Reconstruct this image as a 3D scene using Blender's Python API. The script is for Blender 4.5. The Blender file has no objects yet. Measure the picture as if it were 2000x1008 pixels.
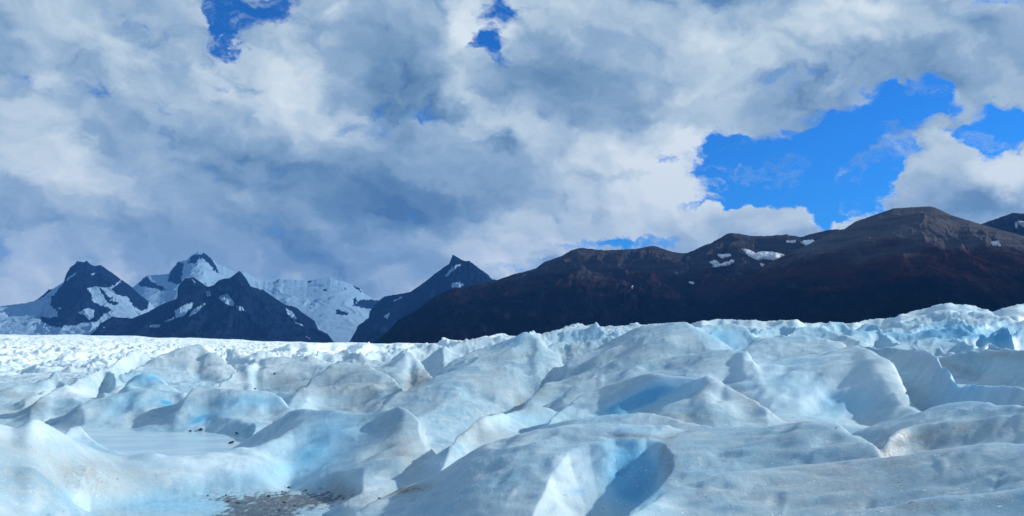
import bpy, math, random
import numpy as np

S = bpy.context.scene
COL = S.collection
R = math.radians

# ------------------------------------------------------------------ camera
CAM_H = 5.0
F = 1570.0
PITCH = 5.57
CT, ST = math.cos(R(PITCH)), math.sin(R(PITCH))
cam = bpy.data.cameras.new('camera')
co = bpy.data.objects.new('camera', cam)
COL.objects.link(co)
co.location = (0, 0, CAM_H)
co.rotation_euler = (R(90 + PITCH), 0, 0)
cam.sensor_width = 36.0
cam.lens = F / 2000 * 36.0
cam.clip_start = 0.1
cam.clip_end = 80000
S.camera = co
S.render.resolution_x, S.render.resolution_y = 1024, 516

# ------------------------------------------------------------------ light
SUN_AZ, SUN_EL = 75.0, 27.0
S.view_settings.view_transform = 'Standard'
S.view_settings.look = 'None'
S.view_settings.exposure = 0.0
S.view_settings.gamma = 1.0
S.cycles.volume_bounces = 0
S.cycles.max_bounces = 6
S.cycles.diffuse_bounces = 3
sl = bpy.data.lights.new('sun', 'SUN')
sl.energy = 5.0
sl.angle = R(0.9)
sl.color = (1.0, 0.95, 0.86)
so = bpy.data.objects.new('sun', sl)
COL.objects.link(so)
so.rotation_euler = (R(90 - SUN_EL), 0, R(180 - SUN_AZ))


def pix(px, py):
    """photo pixel -> (azimuth, tan of elevation over ground range, x/y)"""
    u = (np.asarray(px, float) - 1000) / F
    v = (504 - np.asarray(py, float)) / F
    y = CT - v * ST
    z = ST + v * CT
    return np.arctan2(u, y), z / np.hypot(u, y)


def proj(x, y, z):
    zz = z - CAM_H
    d = y * CT + zz * ST
    d = np.where(d > 0.05, d, 0.05)
    return 1000 + F * x / d, 504 - F * (zz * CT - y * ST) / d


# ------------------------------------------------------------------ node helper
class NT:
    def __init__(self, tree):
        self.t = tree
        tree.nodes.clear()

    def n(self, kind, **kw):
        nd = self.t.nodes.new(kind)
        for k, v in kw.items():
            setattr(nd, k, v)
        return nd

    def l(self, a, b):
        self.t.links.new(a, b)

    def put(self, sock, v):
        if isinstance(v, bpy.types.NodeSocket):
            self.l(v, sock)
        else:
            sock.default_value = v

    def m(self, op, a, b=None, c=None, clamp=False):
        nd = self.n('ShaderNodeMath', operation=op, use_clamp=clamp)
        self.put(nd.inputs[0], a)
        if b is not None:
            self.put(nd.inputs[1], b)
        if c is not None:
            self.put(nd.inputs[2], c)
        return nd.outputs[0]

    def v(self, op, a, b=None):
        nd = self.n('ShaderNodeVectorMath', operation=op)
        self.put(nd.inputs[0], a)
        if b is not None:
            self.put(nd.inputs[1], b)
        return nd.outputs['Value'] if op in ('DOT_PRODUCT', 'LENGTH') else nd.outputs[0]

    def noise(self, vec, scale, detail=6, rough=0.5, dist=0.0, color=False):
        nd = self.n('ShaderNodeTexNoise')
        self.put(nd.inputs['Vector'], vec)
        nd.inputs['Scale'].default_value = scale
        nd.inputs['Detail'].default_value = detail
        nd.inputs['Roughness'].default_value = rough
        nd.inputs['Distortion'].default_value = dist
        return nd.outputs['Color' if color else 'Fac']

    def mix(self, f, a, b, blend='MIX'):
        nd = self.n('ShaderNodeMix', data_type='RGBA', blend_type=blend)
        self.put(nd.inputs[0], f)
        for s, v in ((nd.inputs[6], a), (nd.inputs[7], b)):
            if isinstance(v, (tuple, list)):
                v = tuple(v) + (1,) if len(v) == 3 else v
            self.put(s, v)
        return nd.outputs[2]

    def rng(self, v, a, b, c=0.0, d=1.0, kind='SMOOTHSTEP'):
        nd = self.n('ShaderNodeMapRange', interpolation_type=kind)
        self.put(nd.inputs[0], v)
        for i, x in enumerate((a, b, c, d)):
            self.put(nd.inputs[i + 1], x)
        return nd.outputs[0]


# ------------------------------------------------------------------ world: sky with clouds
W = bpy.data.worlds.new('World')
S.world = W
W.use_nodes = True
w = NT(W.node_tree)
tc = w.n('ShaderNodeTexCoord')
D = tc.outputs['Generated']
sep = w.n('ShaderNodeSeparateXYZ')
w.l(D, sep.inputs[0])
X, Y, Z = sep.outputs
AZ = w.m('ARCTAN2', X, Y)
EL = w.m('ARCSINE', Z)
cmb = w.n('ShaderNodeCombineXYZ')
w.put(cmb.inputs[0], AZ)
w.put(cmb.inputs[1], EL)
AE = cmb.outputs[0]
sky = w.n('ShaderNodeTexSky', sky_type='NISHITA', sun_disc=False)
sky.sun_elevation = R(SUN_EL)
sky.sun_rotation = R(SUN_AZ)
sky.altitude = 300
sky.air_density = 1.0
sky.dust_density = 0.3
sky.ozone_density = 3.0

# (px, py, sx, sy, amount): where the cloud cover thins or thickens, as directions in the sky
COVER = [
    (430, 30, 26, 45, -1.4), (450, 85, 20, 30, -1.1), (340, 85, 45, 30, -0.75), (530, 50, 45, 30, -0.9), (480, 10, 60, 25, -.8), (370, 10, 40, 20, -.7),
    (968, 40, 32, 55, -1.15), (940, 95, 34, 28, -1.05), (640, 15, 40, 12, -0.6), (700, 12, 30, 10, -.4), (90, 160, 60, 24, -.55), (1000, 0, 40, 20, -.5),
    (1560, 320, 120, 45, -1.6), (1660, 280, 90, 55, -1.5), (1720, 215, 70, 35, -1.2), (1800, 190, 45, 26, -1.4), (1790, 175, 30, 20, -.6),
    (1430, 310, 40, 55, -1.5), (1230, 472, 110, 14, -2.4), (1330, 440, 30, 20, -.4), (1640, 400, 55, 45, -1.4), (1400, 270, 30, 20, -1.0),
    (1940, 275, 60, 30, -1.6), (1970, 225, 44, 24, -1.4), (1890, 265, 50, 16, -1.0), (1725, 340, 30, 70, -1.0), (1600, 370, 110, 35, -1.0), (1880, 250, 60, 14, -.8),
    (1340, 390, 60, 9, -1.0), (1470, 360, 60, 30, -.7), (1600, 430, 30, 20, -.7), (1690, 420, 20, 14, -.5),
    (1530, 430, 44, 16, 1.7), (1510, 358, 28, 16, 1.3), (1830, 310, 55, 45, 1.5), (1880, 380, 110, 50, 1.5),
    (1970, 340, 50, 40, 1.0), (1475, 400, 26, 9, 1.2), (1470, 205, 110, 40, .6), (1350, 475, 50, 18, 1.2),
    (1900, 185, 50, 26, .8), (1645, 438, 26, 9, 1.2), (1240, 350, 150, 60, .6), (1270, 430, 110, 24, 1.0), (1400, 420, 40, 20, .5), (1440, 385, 40, 18, -.6), (1620, 425, 30, 20, -.6), (1410, 345, 20, 10, .6), (1640, 350, 16, 10, .8),
]
# brighter and darker parts of the clouds
LIGHT = [
    (1380, 160, 220, 120, 0.20), (1560, 40, 200, 70, 0.12), (1290, 400, 150, 60, 0.30), (1130, 330, 140, 90, 0.16), (1340, 300, 90, 50, .22), (1200, 260, 60, 24, .15),
    (1850, 320, 110, 60, 0.25), (1960, 330, 60, 40, .2), (1020, 240, 60, 50, 0.16), (1000, 520, 90, 50, .24), (1050, 470, 110, 40, 0.18), (850, 460, 60, 18, .12), (790, 485, 40, 14, .1),
    (80, 310, 110, 50, 0.26), (200, 370, 100, 30, .18), (560, 140, 55, 60, .28), (430, 160, 45, 40, .24), (905, 70, 34, 90, .26), (920, 190, 60, 40, .14),
    (60, 120, 160, 150, 0.08), (300, 60, 110, 60, .14), (520, 250, 80, 40, .12), (300, 310, 90, 30, .12), (650, 240, 70, 24, .12), (1530, 430, 70, 30, .16), (1700, 120, 200, 60, .05),
    (60, 560, 240, 80, .24), (380, 580, 200, 40, .10), (700, 570, 200, 40, .04), (1000, 10, 80, 30, .14), (1950, 200, 60, 60, .15),
    (600, 430, 260, 70, -0.20), (620, 500, 180, 40, -.12), (850, 390, 170, 50, -0.16), (150, 265, 140, 24, -0.12), (350, 400, 90, 30, -.05),
    (1160, 180, 150, 90, -0.20), (1100, 120, 120, 60, -0.08), (800, 160, 90, 90, -0.14), (720, 310, 140, 40, -.10), (1250, 240, 120, 30, -.1),
    (970, 282, 34, 14, -0.24), (905, 225, 30, 12, -.2), (1230, 345, 90, 10, -0.26), (420, 330, 120, 40, -.08), (1020, 180, 50, 40, -.1),
    (1850, 100, 170, 60, -.12), (1900, 405, 100, 24, -.2), (1550, 205, 100, 30, -.12), (1300, 60, 120, 30, -.06), (1360, 290, 50, 50, .18), (1800, 300, 40, 30, .2),
]


def field(lst, base):
    acc = base
    for px, py, sx, sy, a in lst:
        az, te = pix(px, py)
        el = math.atan(te)
        kx = math.cos(az) ** 2 / F * (1 + 0.02)
        ky = math.cos(az) / F
        d = w.v('SUBTRACT', AEW, (float(az), el, 0))
        d = w.v('MULTIPLY', d, (1 / (sx * kx * 1.25), 1 / (sy * ky * 1.25), 0))
        q = w.v('DOT_PRODUCT', d, d)
        acc = w.m('MULTIPLY_ADD', w.m('POWER', 0.36788, q), a, acc)
    return acc


def voro(vec, scale, smooth, detail=2.0, rough=0.5):
    nd = w.n('ShaderNodeTexVoronoi', feature='SMOOTH_F1', voronoi_dimensions='2D')
    w.put(nd.inputs['Vector'], vec)
    nd.inputs['Scale'].default_value = scale
    nd.inputs['Smoothness'].default_value = smooth
    nd.inputs['Detail'].default_value = detail
    nd.inputs['Roughness'].default_value = rough
    return nd.outputs['Distance']


# clouds flatten towards the horizon: stretch the noise space
elw = w.m('MULTIPLY', EL, 1.35)
cmb2 = w.n('ShaderNodeCombineXYZ')
w.put(cmb2.inputs[0], AZ)
w.put(cmb2.inputs[1], elw)
w.put(cmb2.inputs[2], 0.37)
P = cmb2.outputs[0]
wn = w.noise(P, 4.0, 2, 0.5, 0, True)
warp = w.v('MULTIPLY', w.v('SUBTRACT', wn, (0.5, 0.5, 0.5)), (0.12, 0.12, 0.0))
wn2 = w.noise(P, 24.0, 4, 0.6, 0, True)
warp2 = w.v('MULTIPLY', w.v('SUBTRACT', wn2, (0.5, 0.5, 0.5)), (0.065, 0.065, 0.0))
AEW = w.v('ADD', AE, w.v('ADD', w.v('MULTIPLY', warp, (0.3, 0.3, 0)), warp2))
PW = w.v('ADD', P, w.v('ADD', warp, warp2))


def puffs(p):
    """height of the cloud surface: cauliflower lumps on broad swells"""
    a = w.m('MULTIPLY', voro(p, 7.0, 0.8, 0.0), -0.5)
    b_ = w.m('MULTIPLY', voro(p, 20.0, 0.6, 0.0), -0.20)
    c_ = w.m('MULTIPLY', w.noise(p, 5.0, 3, 0.5), 2.0)
    return w.m('ADD', w.m('ADD', a, b_), c_)


h0_ = puffs(PW)
h1_ = puffs(w.v('ADD', PW, (0.010, 0.012, 0)))
nC = w.noise(PW, 16.0, 8, 0.62)
cov = w.m('MINIMUM', 2.7, field([(a, b_, c * 1.1, d * 1.1, e * 2.1) for a, b_, c, d, e in COVER], 2.35))
dens = w.m('MULTIPLY_ADD', w.m('SUBTRACT', h0_, 0.70), 2.6, cov)
dens = w.m('MULTIPLY_ADD', w.m('SUBTRACT', nC, 0.5), 10.0, dens)
alpha = w.rng(dens, -0.8, 1.3)
wisp = w.m('MULTIPLY', w.rng(w.noise(w.v('MULTIPLY', PW, (1.0, 1.3, 1)), 13.0, 9, 0.68), 0.51, 0.68), w.rng(dens, -4.5, -0.3, 0.7, 1.0))
alpha = w.m('MAXIMUM', alpha, w.m('MULTIPLY', wisp, 0.75))
br = field([(a, b_, c, d, e * (1.0 if e < 0 else 1)) for a, b_, c, d, e in LIGHT], 0.575)
soft = w.rng(dens, 0.4, 2.2, 1.0, 0.42)
br = w.m('MULTIPLY_ADD', w.m('MULTIPLY', w.m('SUBTRACT', h0_, h1_), soft), 1.7, br)
br = w.m('MULTIPLY_ADD', w.m('SUBTRACT', h0_, 0.78), 0.16, br)
br = w.m('MULTIPLY_ADD', w.m('SUBTRACT', w.noise(PW, 9, 5, .52), .5), 0.7, br)
# thin edges light up
br = w.m('ADD', br, w.rng(dens, 0.1, 1.0, 0.08, 0.0))
br = w.m('MULTIPLY_ADD', w.m('SUBTRACT', nC, 0.5), 0.5, br)
cr = w.n('ShaderNodeValToRGB')
w.put(cr.inputs[0], br)
els = cr.color_ramp.elements
els[0].position, els[0].color = 0.02, (0.085, 0.19, 0.37, 1)
els[1].position, els[1].color = 1.0, (0.77, 0.86, 0.92, 1)
for p_, c_ in ((0.32, (0.17, 0.305, 0.48, 1)), (0.56, (0.31, 0.455, 0.63, 1)), (0.78, (0.54, 0.67, 0.78, 1))):
    e = els.new(p_)
    e.color = c_
# the left of the sky hangs in bluer air, the right is whiter
skyc = w.mix(1.0, sky.outputs[0], (0.13, 0.68, 1.42), 'MULTIPLY')
cl = w.v('MULTIPLY', cr.outputs[0], (9.8, 9.8, 9.8))
full = w.mix(alpha, skyc, cl)
below = w.rng(Z, -0.05, -0.005)
full = w.mix(below, (1.6, 2.4, 3.4), full)
bg = w.n('ShaderNodeBackground')
w.l(full, bg.inputs[0])
bg.inputs[1].default_value = 0.1
wo = w.n('ShaderNodeOutputWorld')
w.l(bg.outputs[0], wo.inputs[0])

# ------------------------------------------------------------------ noise in numpy
_rs = np.random.RandomState(7)
_perm = _rs.permutation(4096)
_ang = _rs.rand(4096) * 2 * np.pi
_gx, _gy = np.cos(_ang), np.sin(_ang)


def perlin(x, y, seed=0):
    xi = np.floor(x).astype(np.int64)
    yi = np.floor(y).astype(np.int64)
    xf, yf = x - xi, y - yi
    u = xf * xf * xf * (xf * (xf * 6 - 15) + 10)
    v = yf * yf * yf * (yf * (yf * 6 - 15) + 10)

    def g(ix, iy, fx, fy):
        h = _perm[(_perm[(ix + seed * 131) & 4095] + iy) & 4095]
        return _gx[h] * fx + _gy[h] * fy
    a = g(xi, yi, xf, yf)
    b = g(xi + 1, yi, xf - 1, yf)
    c = g(xi, yi + 1, xf, yf - 1)
    d = g(xi + 1, yi + 1, xf - 1, yf - 1)
    return (a + (b - a) * u) + ((c + (d - c) * u) - (a + (b - a) * u)) * v


def fbm(x, y, o=4, seed=0, gain=0.5, lac=2.03):
    s = 0
    a = 1.0
    for i in range(o):
        s = s + a * perlin(x, y, seed + i)
        x, y = x * lac + 13.7, y * lac + 7.3
        a *= gain
    return s


def ridged(x, y, o=4, seed=0, gain=0.5, lac=2.05):
    s = 0
    a = 1.0
    wgt = 1.0
    for i in range(o):
        n = 1 - np.abs(perlin(x, y, seed + i)) * 2
        n = n * n
        s = s + a * n * wgt
        wgt = np.clip(n * 1.4, 0, 1)
        x, y = x * lac + 5.1, y * lac + 9.2
        a *= gain
    return s


def sstep(a, b, x):
    t = np.clip((x - a) / (b - a), 0, 1)
    return t * t * (3 - 2 * t)


def poly_sd(px, py, poly):
    """signed distance to polygon, positive inside"""
    poly = np.asarray(poly, float)
    n = len(poly)
    d = np.full(px.shape, 1e9)
    ins = np.zeros(px.shape, bool)
    for i in range(n):
        x1, y1 = poly[i]
        x2, y2 = poly[(i + 1) % n]
        ex, ey = x2 - x1, y2 - y1
        t = np.clip(((px - x1) * ex + (py - y1) * ey) / (ex * ex + ey * ey + 1e-9), 0, 1)
        d = np.minimum(d, np.hypot(px - x1 - ex * t, py - y1 - ey * t))
        c = ((y1 <= py) != (y2 <= py))
        xx = x1 + (py - y1) / (ey if abs(ey) > 1e-9 else 1e-9) * ex
        ins ^= c & (px < xx)
    return np.where(ins, d, -d)


def grid_mesh(name, V, nr, nc, wrap=False, mats=(), attrs=None):
    me = bpy.data.meshes.new(name)
    me.vertices.add(len(V))
    me.vertices.foreach_set('co', V.astype(np.float32).ravel())
    i = np.arange(nr - 1)[:, None]
    j = np.arange(nc if wrap else nc - 1)[None, :]
    j2 = (j + 1) % nc
    q = np.stack(np.broadcast_arrays(i * nc + j, i * nc + j2, (i + 1) * nc + j2, (i + 1) * nc + j), -1).reshape(-1, 4)
    nf = len(q)
    me.loops.add(nf * 4)
    me.loops.foreach_set('vertex_index', q.astype(np.int32).ravel())
    me.polygons.add(nf)
    me.polygons.foreach_set('loop_start', np.arange(0, nf * 4, 4, dtype=np.int32))
    me.polygons.foreach_set('use_smooth', np.ones(nf, bool))
    me.update(calc_edges=True)
    for k, a in (attrs or {}).items():
        at = me.attributes.new(k, 'FLOAT', 'POINT')
        at.data.foreach_set('value', np.clip(a, -10, 10).astype(np.float32).ravel())
    for m_ in mats:
        me.materials.append(m_)
    o = bpy.data.objects.new(name, me)
    COL.objects.link(o)
    return o


def mat(name):
    m_ = bpy.data.materials.new(name)
    m_.use_nodes = True
    t = NT(m_.node_tree)
    out = t.n('ShaderNodeOutputMaterial')
    b = t.n('ShaderNodeBsdfPrincipled')
    t.l(b.outputs[0], out.inputs[0])
    return m_, t, b


def attr(t, name):
    return t.n('ShaderNodeAttribute', attribute_name=name).outputs['Fac']


# ------------------------------------------------------------------ glacier surface
rr = []
r_ = 0.5
while r_ < 11000:
    rr.append(r_)
    k = 0.035 if r_ < 5 else 0.0052 if r_ < 60 else 0.0058 if r_ < 400 else 0.010 if r_ < 3000 else 0.03
    r_ *= 1 + k
rr = np.array(rr)
fine = np.arange(-52.5, 52.5, 0.07)
coarse = np.arange(52.5, 307.5, 1.5)
ph = np.radians(np.concatenate([fine, coarse]))
PHI, RAD = np.meshgrid(ph, rr)
GX, GY = RAD * np.sin(PHI), RAD * np.cos(PHI)
phs = np.where(PHI > np.pi, PHI - 2 * np.pi, PHI)
NR, NC = PHI.shape


def curve(pts, v, left=None, right=None):
    pts = sorted(pts)
    x = np.array([p[0] for p in pts])
    y = np.array([p[1] for p in pts])
    # smooth monotone-ish interpolation (Catmull-Rom slopes, Hermite)
    m_ = np.gradient(y, x) if len(x) > 2 else np.full(len(x), (y[-1] - y[0]) / (x[-1] - x[0]))
    i = np.clip(np.searchsorted(x, v) - 1, 0, len(x) - 2)
    h = x[i + 1] - x[i]
    t = np.clip((v - x[i]) / h, 0, 1)
    h00 = 2 * t**3 - 3 * t**2 + 1
    h10 = t**3 - 2 * t**2 + t
    h01 = -2 * t**3 + 3 * t**2
    h11 = t**3 - t**2
    return h00 * y[i] + h10 * h * m_[i] + h01 * y[i + 1] + h11 * h * m_[i + 1]


# base sheet: px, then z at ranges
zbase_l = 0.0
side = sstep(R(-2), R(5), phs)                       # 0 left, 1 right
rise_r = np.interp(np.log(RAD), np.log([1, 6, 12, 20, 30, 45, 80, 150, 300, 600, 4200]),
                   [2.9, 2.5, 1.3, 1.6, 2.2, 2.3, 2.6, 4.0, 9.0, -10.0, -60])
rise_l = np.interp(np.log(RAD), np.log([1, 6, 12, 18, 22, 45, 80, 150, 300, 900, 3000, 4200]),
                   [2.9, 2.3, 0.8, -0.25, -0.3, -0.3, -0.2, 0.0, 0.0, 0, 0, -20])
back = (np.abs(phs) > R(75))
BASE = rise_l * (1 - side) + rise_r * side
# far edge of the ice field on the left (its row in the picture sets the slope of the valley)
pxe = [-200, 0, 300, 480, 640, 720]
pye = [648, 652, 657, 664, 669, 670]
azf, tef = pix(pxe, pye)
zfar = CAM_H + np.interp(phs, azf, tef) * 3000
BASE = BASE + (1 - side) * zfar * np.clip((RAD - 200) / 2800, 0, 1.1)

# mounds: (front slope, back slope, roundness m, max drop, [(px,py,range), ...])
MOUNDS = [
    # nearest right
    (0.35, 0.5, 0.10, 1.5, [(1640, 1030, 6.6), (1700, 1009, 6.8), (1800, 995, 7), (1900, 981, 7.1), (2000, 968, 7.2), (2150, 950, 7.2)]),
    (0.26, 0.5, 0.25, 1.5, [(1150, 1040, 9.0), (1215, 1002, 9.6), (1260, 975, 10.4), (1320, 945, 11.2), (1420, 922, 11.6), (1500, 912, 12), (1650, 906, 12), (1740, 900, 12), (1850, 882, 12), (2000, 862, 12), (2200, 850, 12)]),
    (0.20, 0.45, 0.5, 2.0, [(700, 1000, 17), (740, 974, 17.5), (790, 950, 18), (830, 936, 18), (870, 915, 18), (900, 893, 18), (940, 868, 18), (1000, 850, 18), (1060, 838, 18), (1150, 830, 18), (1250, 832, 18), (1350, 835, 18), (1480, 833, 18), (1583, 831, 17.5), (1637, 838, 17), (1678, 860, 16.2), (1715, 882, 15.2), (1732, 902, 14.5), (1745, 925, 13.8)]),
    (0.18, 0.5, 0.15, 1.5, [(1000, 858, 22), (1050, 838, 23), (1100, 822, 23), (1160, 812, 23), (1220, 807, 23), (1270, 808, 23), (1320, 818, 22), (1380, 829, 21), (1420, 840, 20)]),
    (0.22, 0.5, 0.25, 1.8, [(1690, 840, 21), (1725, 826, 21), (1790, 806, 21), (1852, 791, 21), (1898, 785, 21), (1943, 792, 20.5), (2000, 782, 20), (2150, 770, 20)]),
    # shaded dirty wall right of the crease
    (0.30, 0.3, 0.10, 1.0, [(1722, 880, 15.8), (1740, 852, 16.5), (1770, 838, 17.5), (1850, 822, 17.5), (2000, 806, 17), (2150, 800, 17)]),
    # central ridges
    (0.34, 0.55, 0.12, 1.9, [(1020, 862, 26), (1069, 826, 28), (1120, 781, 31), (1164, 762, 32), (1204, 747, 32), (1255, 729, 32), (1303, 718, 31.5), (1350, 713, 31), (1367, 716, 30.5), (1385, 730, 30), (1420, 756, 29.5), (1460, 782, 29), (1500, 803, 28)]),
    (0.25, 0.5, 0.2, 1.6, [(1100, 775, 36), (1180, 737, 39), (1255, 714, 40), (1330, 696, 40), (1383, 688, 40), (1438, 686, 40), (1455, 693, 39), (1475, 713, 38), (1487, 735, 37), (1530, 778, 35), (1565, 803, 34)]),
    (0.16, 0.4, 0.8, 3, [(1020, 800, 40), (1085, 722, 50), (1130, 695, 54), (1170, 680, 56), (1215, 655, 57), (1250, 641, 57), (1295, 632, 57), (1347, 635, 56), (1362, 643, 55), (1399, 667, 52), (1450, 686, 50), (1500, 720, 46), (1560, 790, 40)]),
    (0.17, 0.4, 0.6, 3, [(740, 800, 46), (785, 771, 50), (812, 756, 52), (839, 741, 54), (869, 713, 56), (901, 696, 58), (938, 682, 60), (974, 672, 61), (1005, 661, 61), (1033, 648, 61), (1048, 657, 60), (1070, 678, 59), (1093, 700, 57), (1120, 735, 54)]),
    (0.20, 0.4, 0.8, 3, [(1420, 710, 44), (1460, 677, 47), (1500, 659, 49), (1541, 655, 50), (1583, 657, 50), (1624, 665, 49), (1653, 676, 48), (1672, 695, 47), (1690, 720, 46)]),
    (0.14, 0.45, 0.6, 2.0, [(1440, 730, 38), (1500, 712, 40), (1560, 700, 41), (1620, 690, 42), (1666, 680, 42), (1700, 702, 40), (1740, 730, 37), (1780, 765, 34), (1815, 800, 31), (1840, 825, 29)]),
    (0.55, 0.45, 0.15, 2.4, [(1640, 695, 45), (1666, 676, 46), (1707, 678, 45), (1749, 685, 43), (1790, 687, 41), (1827, 701, 38), (1861, 718, 35), (1894, 733, 32.5), (1935, 742, 30), (2000, 760, 27), (2100, 780, 25)]),
    (0.8, 0.5, 0.3, 3.2, [(1770, 715, 60), (1800, 702, 60), (1840, 695, 60), (1880, 689, 59), (1915, 685, 58), (1960, 684, 56), (2000, 685, 54), (2150, 680, 52)]),
    # between
    (0.45, 0.5, 0.08, 0.9, [(872, 872, 26), (887, 856, 27), (901, 842, 28), (927, 822, 29.5), (945, 813, 30), (974, 809, 31), (1000, 805, 32), (1069, 797, 33), (1090, 810, 33)]),
    # cone and the ridge behind the lower pool
    (0.30, 0.55, 0.14, 1.7, [(520, 830, 37), (560, 806, 36), (610, 799, 35), (680, 800, 34), (730, 801, 33.5), (765, 797, 33), (788, 792, 32.5), (803, 804, 32), (817, 822, 31.2), (830, 850, 30), (845, 885, 28.5), (862, 912, 27)]),
    # rim between upper and lower pool
    (0.32, 0.25, 0.25, 1.6, [(-150, 840, 27), (-40, 838, 27), (0, 832, 27.5), (30, 842, 27.8), (75, 822, 28), (95, 828, 28.5), (120, 840, 29), (146, 860, 29.5), (175, 876, 30), (219, 887, 30.5), (277, 892, 30.5), (328, 889, 30.5), (401, 881, 30.8), (460, 873, 31), (500, 862, 31.5), (560, 840, 33), (605, 822, 34.5), (640, 812, 36)]),
    # tumbled blue ice, far right
    (0.45, 0.5, 0.15, 2.2, [(1796, 690, 62), (1808, 683, 64), (1824, 677, 65), (1836, 678, 65), (1846, 686, 64), (1876, 693, 62), (1890, 700, 60)]),
    (0.7, 0.5, 0.15, 2.5, [(1885, 686, 66), (1898, 681, 68), (1920, 676, 69), (1938, 670, 70), (1945, 676, 69), (1970, 682, 67), (2000, 685, 66)]),
    (0.30, 0.5, 0.2, 2.5, [(1740, 680, 76), (1757, 674, 78), (1776, 669, 80), (1795, 664, 81), (1814, 659, 82), (1843, 659, 82), (1871, 661, 81), (1886, 667, 79), (1905, 676, 76)]),
    (0.8, 0.5, 0.2, 4.0, [(1860, 664, 86), (1873, 659, 88), (1898, 651, 90), (1914, 650, 91), (1925, 658, 90), (1938, 649, 90), (1970, 644, 90), (1980, 655, 88), (1985, 647, 89), (2000, 645, 90), (2150, 640, 90)]),
    (0.35, 0.5, 0.2, 3.0, [(1700, 662, 92), (1724, 649, 96), (1743, 653, 97), (1775, 652, 98), (1798, 645, 99), (1817, 642, 99), (1838, 645, 99), (1859, 641, 99), (1878, 641, 98), (1895, 650, 96)]),
    (0.35, 0.5, 0.2, 4.0, [(1780, 640, 112), (1803, 629, 117), (1835, 619, 120), (1871, 618, 120), (1885, 626, 118), (1905, 645, 112)]),
    (0.30, 0.5, 0.2, 4.0, [(1900, 645, 112), (1925, 632, 118), (1950, 624, 122), (1975, 628, 124), (2000, 625, 125), (2100, 620, 125)]),
    (0.30, 0.5, 0.2, 4.0, [(1690, 655, 130), (1724, 643, 134), (1756, 628, 138), (1782, 620, 140), (1811, 613, 142), (1835, 612, 142), (1882, 612, 142), (1938, 612, 142), (1960, 620, 140), (1992, 629, 138), (2060, 634, 138)]),
    (0.5, 0.5, 0.2, 3.0, [(1380, 655, 66), (1398, 645, 68), (1430, 643, 69), (1467, 645, 69), (1480, 657, 68), (1520, 656, 66)]),
    (0.35, 0.5, 0.2, 3.0, [(1530, 658, 70), (1546, 648, 74), (1564, 640, 76), (1601, 639, 77), (1641, 650, 75), (1677, 660, 72)]),
    (0.5, 0.5, 0.2, 3.0, [(1465, 652, 78), (1490, 640, 82), (1510, 637, 84), (1530, 632, 85), (1542, 634, 84), (1560, 645, 82)]),
    (0.4, 0.5, 0.2, 3.0, [(1355, 642, 84), (1375, 634, 88), (1410, 631, 90), (1450, 633, 90), (1475, 641, 88)]),
    (0.4, 0.5, 0.2, 3.0, [(1585, 640, 90), (1613, 633, 96), (1640, 634, 98), (1665, 638, 96), (1700, 632, 98), (1712, 634, 97), (1725, 645, 94)]),
    (0.4, 0.5, 0.2, 3.0, [(1660, 655, 84), (1690, 648, 87), (1722, 648, 88), (1732, 658, 86), (1760, 668, 82)]),
    # blue blocks on the skyline, centre
    (0.6, 0.6, 0.12, 3.0, [(1045, 675, 88), (1075, 668, 92), (1102, 664, 94), (1122, 672, 93), (1140, 667, 94), (1160, 660, 95), (1178, 652, 96), (1190, 660, 95), (1203, 661, 94), (1220, 667, 92)]),
    (0.6, 0.6, 0.12, 3.0, [(1028, 652, 118), (1040, 649, 121), (1058, 653, 121), (1071, 649, 122), (1089, 645, 123), (1104, 649, 122), (1125, 646, 123), (1141, 641, 124), (1164, 638, 124), (1179, 643, 123), (1190, 647, 122), (1200, 644, 122), (1210, 642, 122), (1216, 647, 122), (1240, 655, 120)]),
    (0.6, 0.6, 0.12, 3.0, [(866, 676, 105), (885, 670, 108), (905, 664, 110), (930, 663, 111), (950, 657, 112), (975, 656, 112), (990, 662, 111), (1010, 668, 108)]),
    (0.5, 0.6, 0.12, 3.0, [(790, 684, 112), (812, 676, 116), (828, 679, 117), (845, 669, 118), (860, 672, 118), (876, 682, 115)]),
    (0.5, 0.6, 0.12, 3.0, [(715, 690, 118), (740, 681, 124), (760, 684, 124), (780, 676, 126), (798, 674, 126), (812, 684, 122)]),
    (0.5, 0.6, 0.12, 3.0, [(610, 690, 125), (628, 680, 132), (650, 683, 132), (672, 677, 134), (690, 683, 132), (706, 690, 126)]),
    (0.5, 0.6, 0.12, 3.0, [(690, 678, 160), (720, 671, 168), (745, 672, 170), (770, 667, 172), (800, 668, 172), (833, 659, 172), (848, 665, 171), (867, 659, 172), (878, 665, 171), (900, 663, 170)]),
    # left middle
    (0.14, 0.3, 0.6, 1.4, [(120, 850, 39), (175, 824, 43), (215, 808, 44), (255, 798, 45), (292, 791, 46), (328, 800, 46), (365, 806, 46), (401, 808, 46), (450, 815, 45), (500, 830, 43)]),
    (0.15, 0.3, 0.5, 2, [(160, 800, 54), (201, 779, 57), (226, 764, 58), (255, 750, 59), (285, 744, 59), (321, 747, 59), (350, 756, 58), (370, 775, 55), (390, 795, 52)]),
    (0.17, 0.4, 0.15, 2, [(345, 785, 49), (370, 764, 51), (405, 757, 52), (435, 763, 51), (470, 765, 50), (500, 764, 50), (530, 764, 50), (548, 770, 49), (575, 784, 47), (610, 798, 45), (650, 815, 43)]),
    (0.3, 0.3, 0.3, 1, [(60, 785, 60), (91, 768, 62), (106, 759, 63), (125, 758, 63), (146, 765, 62), (175, 776, 61), (215, 790, 60)]),
    (0.4, 0.2, 0.3, 2.0, [(-100, 780, 78), (0, 766, 80), (36, 754, 82), (66, 746, 84), (90, 736, 85), (111, 727, 86), (119, 738, 85), (135, 760, 80)]),
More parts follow.
